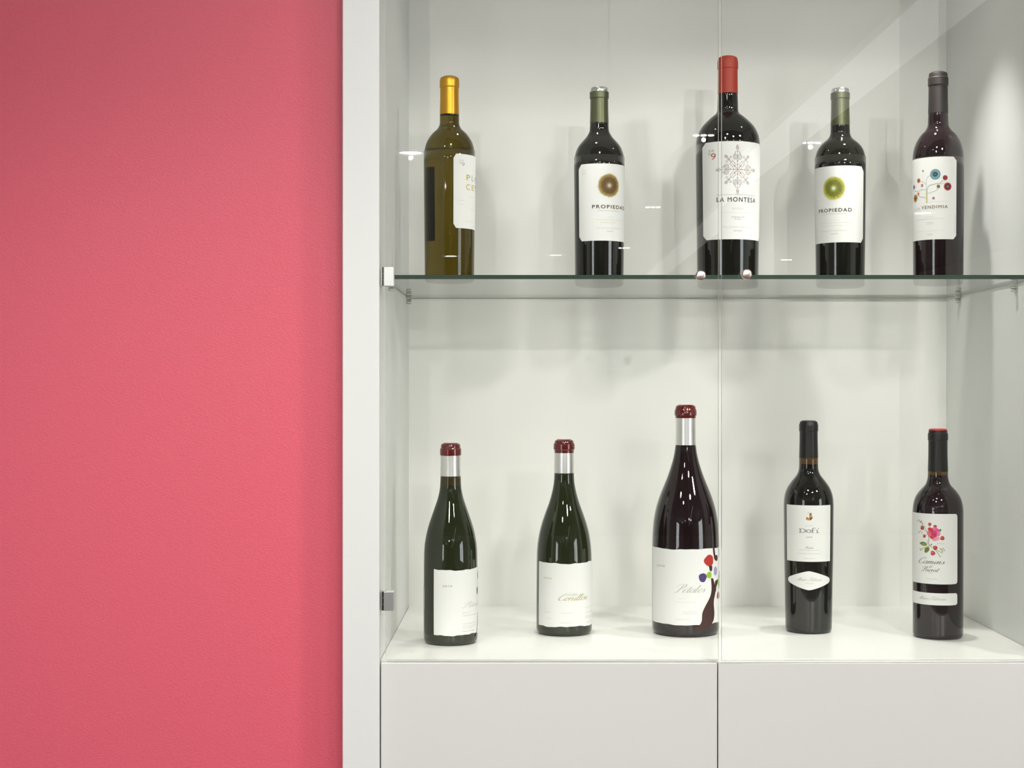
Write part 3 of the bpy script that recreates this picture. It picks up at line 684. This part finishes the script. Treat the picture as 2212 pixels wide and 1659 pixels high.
# ============ lower 2
c = crop(3.387, 1110, 930)
B = Bottle(1218.6, 2.22, ZF + .0001, [(17.4,950.5),(19.4,951.8),(20.2,956),(22.2,959),(22.5,962),(22.5,970),(20.7,972.5),(20.6,978),(21.1,1000),(21.2,1021.5),(22.1,1039),(25,1057),(28.6,1071.7),(33.1,1086.5),(38.5,1101),(43.9,1116),(48.7,1130.8),(52.6,1145.5),(55.6,1160),(58.3,1181),(59.5,1210),(60.1,1300),(60.1,1350)],
    1021.5, wax_segs(950.5, 978, 1021.5), 'dark green sloping-shoulder bottle with red wax cap and gold script label, second from left', GL, M_bgreen, .005)
p0, p1 = asin(-54/60.1), RAD(90)
L = B.label(p0, p1, wav(B.zf(1217.5), 1.8, .4, B.ppm), wav(B.zf(1354.5), 1.8, 3, B.ppm), nc=80)
d = Draw(B)
T('2006', 221, 279, 1086, 3.8, (176, 164, 110))
d.cursive('Villa de'.replace('V', 'V'), c(398,0)[0], c(508,0)[0], c(0,1207)[1], 2.3, (190, 182, 146), .25, .12)
d.cursive('Corullón', c(330,0)[0], c(532,0)[0], c(0,1243)[1], 6.2, (178, 164, 104), .26, .08)
for xa, xb, yy in ((342, 432, 1336), (342, 425, 1408), (225, 275, 1330), (245, 275, 1374), (516, 563, 1290), (516, 566, 1326), (516, 566, 1354), (516, 562, 1364), (516, 562, 1398)): d.line(c(xa,0)[0], c(xb,0)[0], c(0,yy)[1], .9, (206, 204, 196))
d.build('lettering', L)
# ============ lower 3: magnum
c = crop(2.962, 1360, 860)
B = Bottle(1481, 2.22, ZF + .0001, [(18.6,876),(20.6,877.5),(21.2,881),(22.6,885),(23.6,888),(23.6,896),(21.8,899.5),(21.5,903),(21.5,930),(22,961),(24.4,978),(28.2,995),(33.3,1012),(39.2,1029),(45.9,1045.7),(52.8,1062.6),(59,1079.4),(63.9,1096),(67.5,1113),(70,1130),(72,1160),(72.6,1200),(72.8,1300),(72.7,1352)],
    961, wax_segs(876, 903, 961), 'large magnum bottle with red wax cap and painted tree label', GL, M_bwine, .006)
p0, p1 = asin(-70.5/72.6), RAD(92)
L = B.label(p0, p1, wav(B.zf(1187), 1.2, 2, B.ppm), wav(B.zf(1350.5), 1.2, 1, B.ppm), nc=90)
d = Draw(B)
d.cursive('v', c(178,0)[0], c(186,0)[0], c(0,1080)[1], 2, GREY); T('2008', 178, 228, 1080, 4.0, (150, 150, 146))
d.cursive('Pétalos', c(286,0)[0], c(480,0)[0], c(0,1244)[1], 7.4, (176, 176, 166), .26, .07)
T('BIERZO', 305, 355, 1288, 2.6, (214, 212, 206)); T('Denominacion de origen', 292, 432, 1308, 2.2, (196, 196, 190))
for xa, xb, yy in ((340, 432, 1368), (340, 440, 1380), (290, 382, 1418)): d.line(c(xa,0)[0], c(xb,0)[0], c(0,yy)[1], .9, (206, 206, 200))
d.build('lettering', L)
TR = (62, 30, 24)
def strip(L_, R_, rgb, lay=1):
    a = catmull([B.uv(*c(*p)) for p in L_], 4); b = catmull([B.uv(*c(*p)) for p in R_], 4)
    for i in range(len(a) - 1): d.poly([a[i], b[i], b[i+1], a[i+1]], rgb, lay)
strip([(408, 1470), (440, 1455), (458, 1425), (462, 1375), (480, 1330), (512, 1265), (520, 1215), (516, 1150)],
      [(412, 1482), (455, 1482), (500, 1462), (530, 1425), (538, 1375), (534, 1300), (545, 1225), (530, 1150)], TR)
strip([(534, 1235), (540, 1190), (546, 1165), (566, 1146), (569, 1100)], [(548, 1235), (552, 1200), (562, 1172), (569.5, 1152), (570.5, 1100)], TR)
strip([(527, 955), (530, 980), (534, 1010), (538, 1030)], [(539, 955), (541, 980), (546, 1010), (552, 1035)], TR)
strip([(500, 1070), (508, 1090), (512, 1105)], [(524, 1070), (524, 1095), (516, 1108)], TR)
for x, y, rx, ry, col in ((505, 1037, 13.5, 12, (178, 44, 34)), (550, 1020, 7.5, 6.5, (74, 34, 32)), (545, 1103, 7.5, 9.5, (160, 156, 190)), (505, 1130, 7.5, 7, (142, 186, 44)), (465, 1147, 9.5, 9.5, (72, 54, 110)),
                          (566, 1178, 8, 12, (140, 184, 56)), (563, 1258, 9, 8, (150, 50, 44)), (568, 990, 5, 9, (170, 190, 205))):
    d.disc(B.uv(*c(min(x, 567), y)), rx, col, ry, lay=2, wob=.05)
d.disc(B.uv(*c(515, 1086)), 4.5, TR, 6, lay=1); d.build('tree_print', L)['kind'] = 'stuff'
# ============ lower 4
c = crop(3.252, 1650, 890)
B = Bottle(1746.7, 2.235, ZF + .0001, [(16.8,910),(18.6,911.3),(19,914),(20.3,917),(20.4,920),(20.4,930.5),(19.3,932.5),(19.4,950),(20.3,989),(20.6,1002),(21.3,1014),(25.5,1025),(35.5,1037.6),(44.4,1050),(50,1062),(53,1074.5),(54.1,1088),(54.2,1100),(53.2,1197.5),(50.4,1340)],
    989, [('capsule', 910, 989, M_black2, .3)], 'dark wine bottle with square white label above a small diamond label', GL, M_bg, .004)
B.body.data.materials.append(M_neck)
za, zb_ = B.zf(1002, pi/2), B.zf(989, pi/2) + .01
for p in B.body.data.polygons:
    if za < p.center.z < zb_: p.material_index = 1
p0, p1 = asin((1700.3-1746.7)/54), asin((1792.6-1746.7)/54)
L = B.label(p0, p1, lambda t: B.zf(1092), lambda t: B.zf(1213.8)); d = Draw(B)
FG = [(262, 0), (0, 0)]
def blob(pts, col, lay=0): d.fan(catmull([B.uv(*c(*p)) for p in pts] + [B.uv(*c(*pts[0]))], 4)[:-1], col, lay)
blob([(326, 712), (338, 728), (341, 745), (328, 760), (305, 760), (293, 750), (308, 752), (322, 744), (318, 728)], (186, 148, 70)); blob([(330, 708), (336, 716), (326, 726), (319, 716)], (120, 90, 56), 1); blob([(327, 740), (341, 742), (334, 754), (322, 758)], (96, 66, 40), 1); blob([(302, 738), (312, 742), (306, 750), (298, 746)], (150, 110, 90), 1)
cv([(309, 712), (313, 706), (320, 703)], .7, (150, 120, 110))
d.build('emblem_print', L)['kind'] = 'stuff'
DG = (150, 150, 147)
def dl(pts, w0, w1): d.stroke(catmull([B.uv(*c(*p)) for p in pts], 5), lambda t, g: w0 + w1 * abs(sin(g)), DG)
dl([(258, 822), (258, 835), (258, 848)], .2, 3.0); dl([(247, 821.5), (262, 821.5), (276, 822), (290, 828), (291, 838), (282, 845.5), (264, 847.5), (247, 847.5)], 1.0, 2.0)
dl([(314, 827), (302, 832), (301, 841), (313, 848), (327, 843), (328, 833), (314, 827)], .9, 2.0)
dl([(341, 848), (341, 832), (343, 820), (352, 814), (362, 817)], .6, 2.4); dl([(333, 829), (355, 829)], 1.1, 0); dl([(333, 848), (350, 848)], 1.1, 0)
dl([(374, 829), (374, 838), (374, 848)], .3, 2.4); dl([(364, 829), (376, 829)], 1.1, 0); dl([(363, 848), (386, 848)], 1.1, 0); dl([(376, 820), (386, 814)], 1.2, .5)
T('2008', 297, 338, 885, 3.3, (140, 140, 136)); d.cursive('Priorat', c(286,0)[0], c(350,0)[0], c(0,960)[1], 2.0, (150, 150, 146), .25, .14)
for xa, xb, yy in ((290, 342, 800), (248, 388, 971), (242, 396, 996), (275, 355, 1030)): d.line(c(xa,0)[0], c(xb,0)[0], c(0,yy)[1], .7, (188, 188, 184))
d.build('lettering', L)
p0, p1 = asin((1702.8-1746.7)/52.5), asin((1791.6-1746.7)/52.5)
def dia(sg, ym, h):
    z0 = B.zf(ym)
    return lambda t: z0 + sg * h / B.ppm * (1 - max(abs(t - .5) * 2, .04) ** 1.25 * .80 - (0 if abs(t-.5)*2 < .9 else .2 * ((abs(t-.5)*2 - .9) / .1) ** 2))
L = B.label(p0, p1, dia(1, 1255.0, 20.6), dia(-1, 1255.0, 20.2), name='diamond_label'); d = Draw(B)
d.cursive('Alvaro Palacios', c(226,0)[0], c(405,0)[0], c(0,1188)[1], 3.2, (168, 168, 164), .12, .09, .7); d.line(c(288,0)[0], c(350,0)[0], c(0,1205)[1], .7, (196, 196, 190)); d.build('lettering', L)
# ============ lower 5
c = crop(3.017, 1920, 900)
B = Bottle(2026, 2.185, ZF + .0001, [(18.4,926.5),(19.8,928.5),(20.0,934),(21.5,936.5),(21.7,940),(21.7,950),(20.5,952),(20.6,980),(21.7,1018),(22.0,1026),(22.7,1033),(27,1046),(39,1059),(48.2,1072),(53,1085.6),(54.9,1099),(55.3,1115),(55.2,1231),(54.9,1364)],
    1018, [('capsule', 929.5, 1018, M_black2, .3), ('capsule_top', 926.5, 929.5, M_redtop, .3)], 'dark wine bottle with flower bouquet label, rightmost on the cabinet floor', GL, M_bwine, .004)
B.body.data.materials.append(M_neck)
za, zb_ = B.zf(1026, pi/2), B.zf(1018, pi/2) + .01
for p in B.body.data.polygons:
    if za < p.center.z < zb_: p.material_index = 1
p0, p1 = RAD(-90), asin(40.8/55)
def scal(z, sg, h):
    def f(t):
        if t > .965: q_ = (t - .965) / .035; return z - sg * (h * (q_ ** 1.5) + .0004 * (sin(q_ * 14)))
        if t > .90: return z - sg * .0003 * abs(sin((t - .9) * 190))
        return z
    return f
L = B.label(p0, p1, scal(B.zf(1110.5), 1, .0035), scal(B.zf(1262.5), -1, .0035), nc=110); d = Draw(B)
ST = (126, 140, 72)
cv([(205, 680), (240, 730), (262, 790), (262, 835), (300, 865), (338, 918)], 1.3, (150, 150, 120)); cv([(300, 862), (330, 880), (350, 890)], 1.1, ST); cv([(215, 868), (250, 850), (275, 842)], 1.1, ST)
cv([(268, 712), (272, 740)], .8, ST); cv([(225, 735), (245, 752)], .8, ST); cv([(235, 775), (250, 770)], .7, ST); cv([(262, 800), (252, 815), (256, 835)], .7, (170, 170, 150))
for x, y, r, col in ((268, 703, 3.6, (176, 60, 56)), (302, 717, 3.6, (160, 56, 50)), (220, 727, 4.6, (172, 52, 48)), (234, 781, 3.6, (186, 62, 50)), (348, 792, 4.6, (186, 50, 50)), (303, 856, 4.6, (176, 50, 60)), (288, 891, 5.0, (190, 60, 84))):
    d.disc(B.uv(*c(x, y)), r, col, lay=1, wob=.08, n=16)
    d.disc(B.uv(*c(x-3, y-3)), r*.35, (216, 120, 90), lay=2, n=10)
for x, y, rx, ry, a, col in ((300, 800, 5.5, 3.6, .3, (232, 150, 170)), (318, 795, 4.6, 4, 0, (236, 168, 184)), (322, 765, 4.6, 5, 0, (230, 130, 160)), (275, 740, 7, 4.6, -.6, (206, 52, 66)), (265, 765, 5, 7, .2, (222, 120, 130)),
                             (288, 770, 9, 8, 0, (212, 62, 104)), (310, 745, 7, 5.6, .2, (226, 84, 150)), (300, 730, 5, 3.4, 0, (232, 120, 160)), (300, 762, 4.6, 4.6, 0, (190, 40, 84)), (285, 785, 5.4, 4, .5, (196, 44, 60)), (281, 757, 4, 4.4, 0, (186, 36, 50))):
    d.disc(B.uv(*c(x, y)), rx, col, ry, lay=3, a=a, wob=.07, n=20)
for pts, col in (([(203, 828), (222, 818), (246, 826), (248, 842), (225, 843)], (98, 128, 44)), ([(235, 888), (238, 862), (262, 852), (265, 872), (250, 888)], (110, 120, 40)), ([(328, 745), (333, 732), (342, 738), (335, 750)], (90, 120, 60)), ([(213, 832), (232, 828), (244, 836), (226, 838)], (160, 170, 60)), ([(272, 832), (284, 832), (277, 840)], (90, 120, 60))): blob(pts, col, 3)
for x, y in ((190, 682), (200, 678), (207, 690), (215, 684), (220, 697), (200, 757), (208, 750), (218, 760), (335, 862), (345, 868), (352, 860), (360, 870), (348, 878), (212, 872), (207, 864)): d.disc(B.uv(*c(x, y)), 2.0, (150, 164, 104), 1.2, lay=1, n=10, a=x)
d.build('flower_print', L)['kind'] = 'stuff'
T('2011', 312, 356, 832, 3.0, (180, 180, 176))
d.cursive('Camins', c(200,0)[0], c(362,0)[0], c(0,961)[1], 5.6, (112, 112, 108), .26, .10, .4); d.cursive('del', c(262,0)[0], c(288,0)[0], c(0,985)[1], 2.3, (150, 150, 146), .2, .14); d.cursive('Priorat', c(214,0)[0], c(330,0)[0], c(0,1012)[1], 4.6, (120, 120, 116), .26, .10, .4)
for xa, xb, yy in ((260, 285, 1022), (240, 316, 1060)): d.line(c(xa,0)[0], c(xb,0)[0], c(0,yy)[1], .8, (196, 196, 190))
d.build('lettering', L)
L = B.label(p0, p1, scal(B.zf(1282), 1, .003), scal(B.zf(1308), -1, .003), nc=110, name='lower_label'); d = Draw(B)
d.cursive('Alvaro Palacios', c(192,0)[0], c(370,0)[0], c(0,1197)[1], 3.2, (168, 168, 164), .12, .09, .7); d.build('lettering', L)
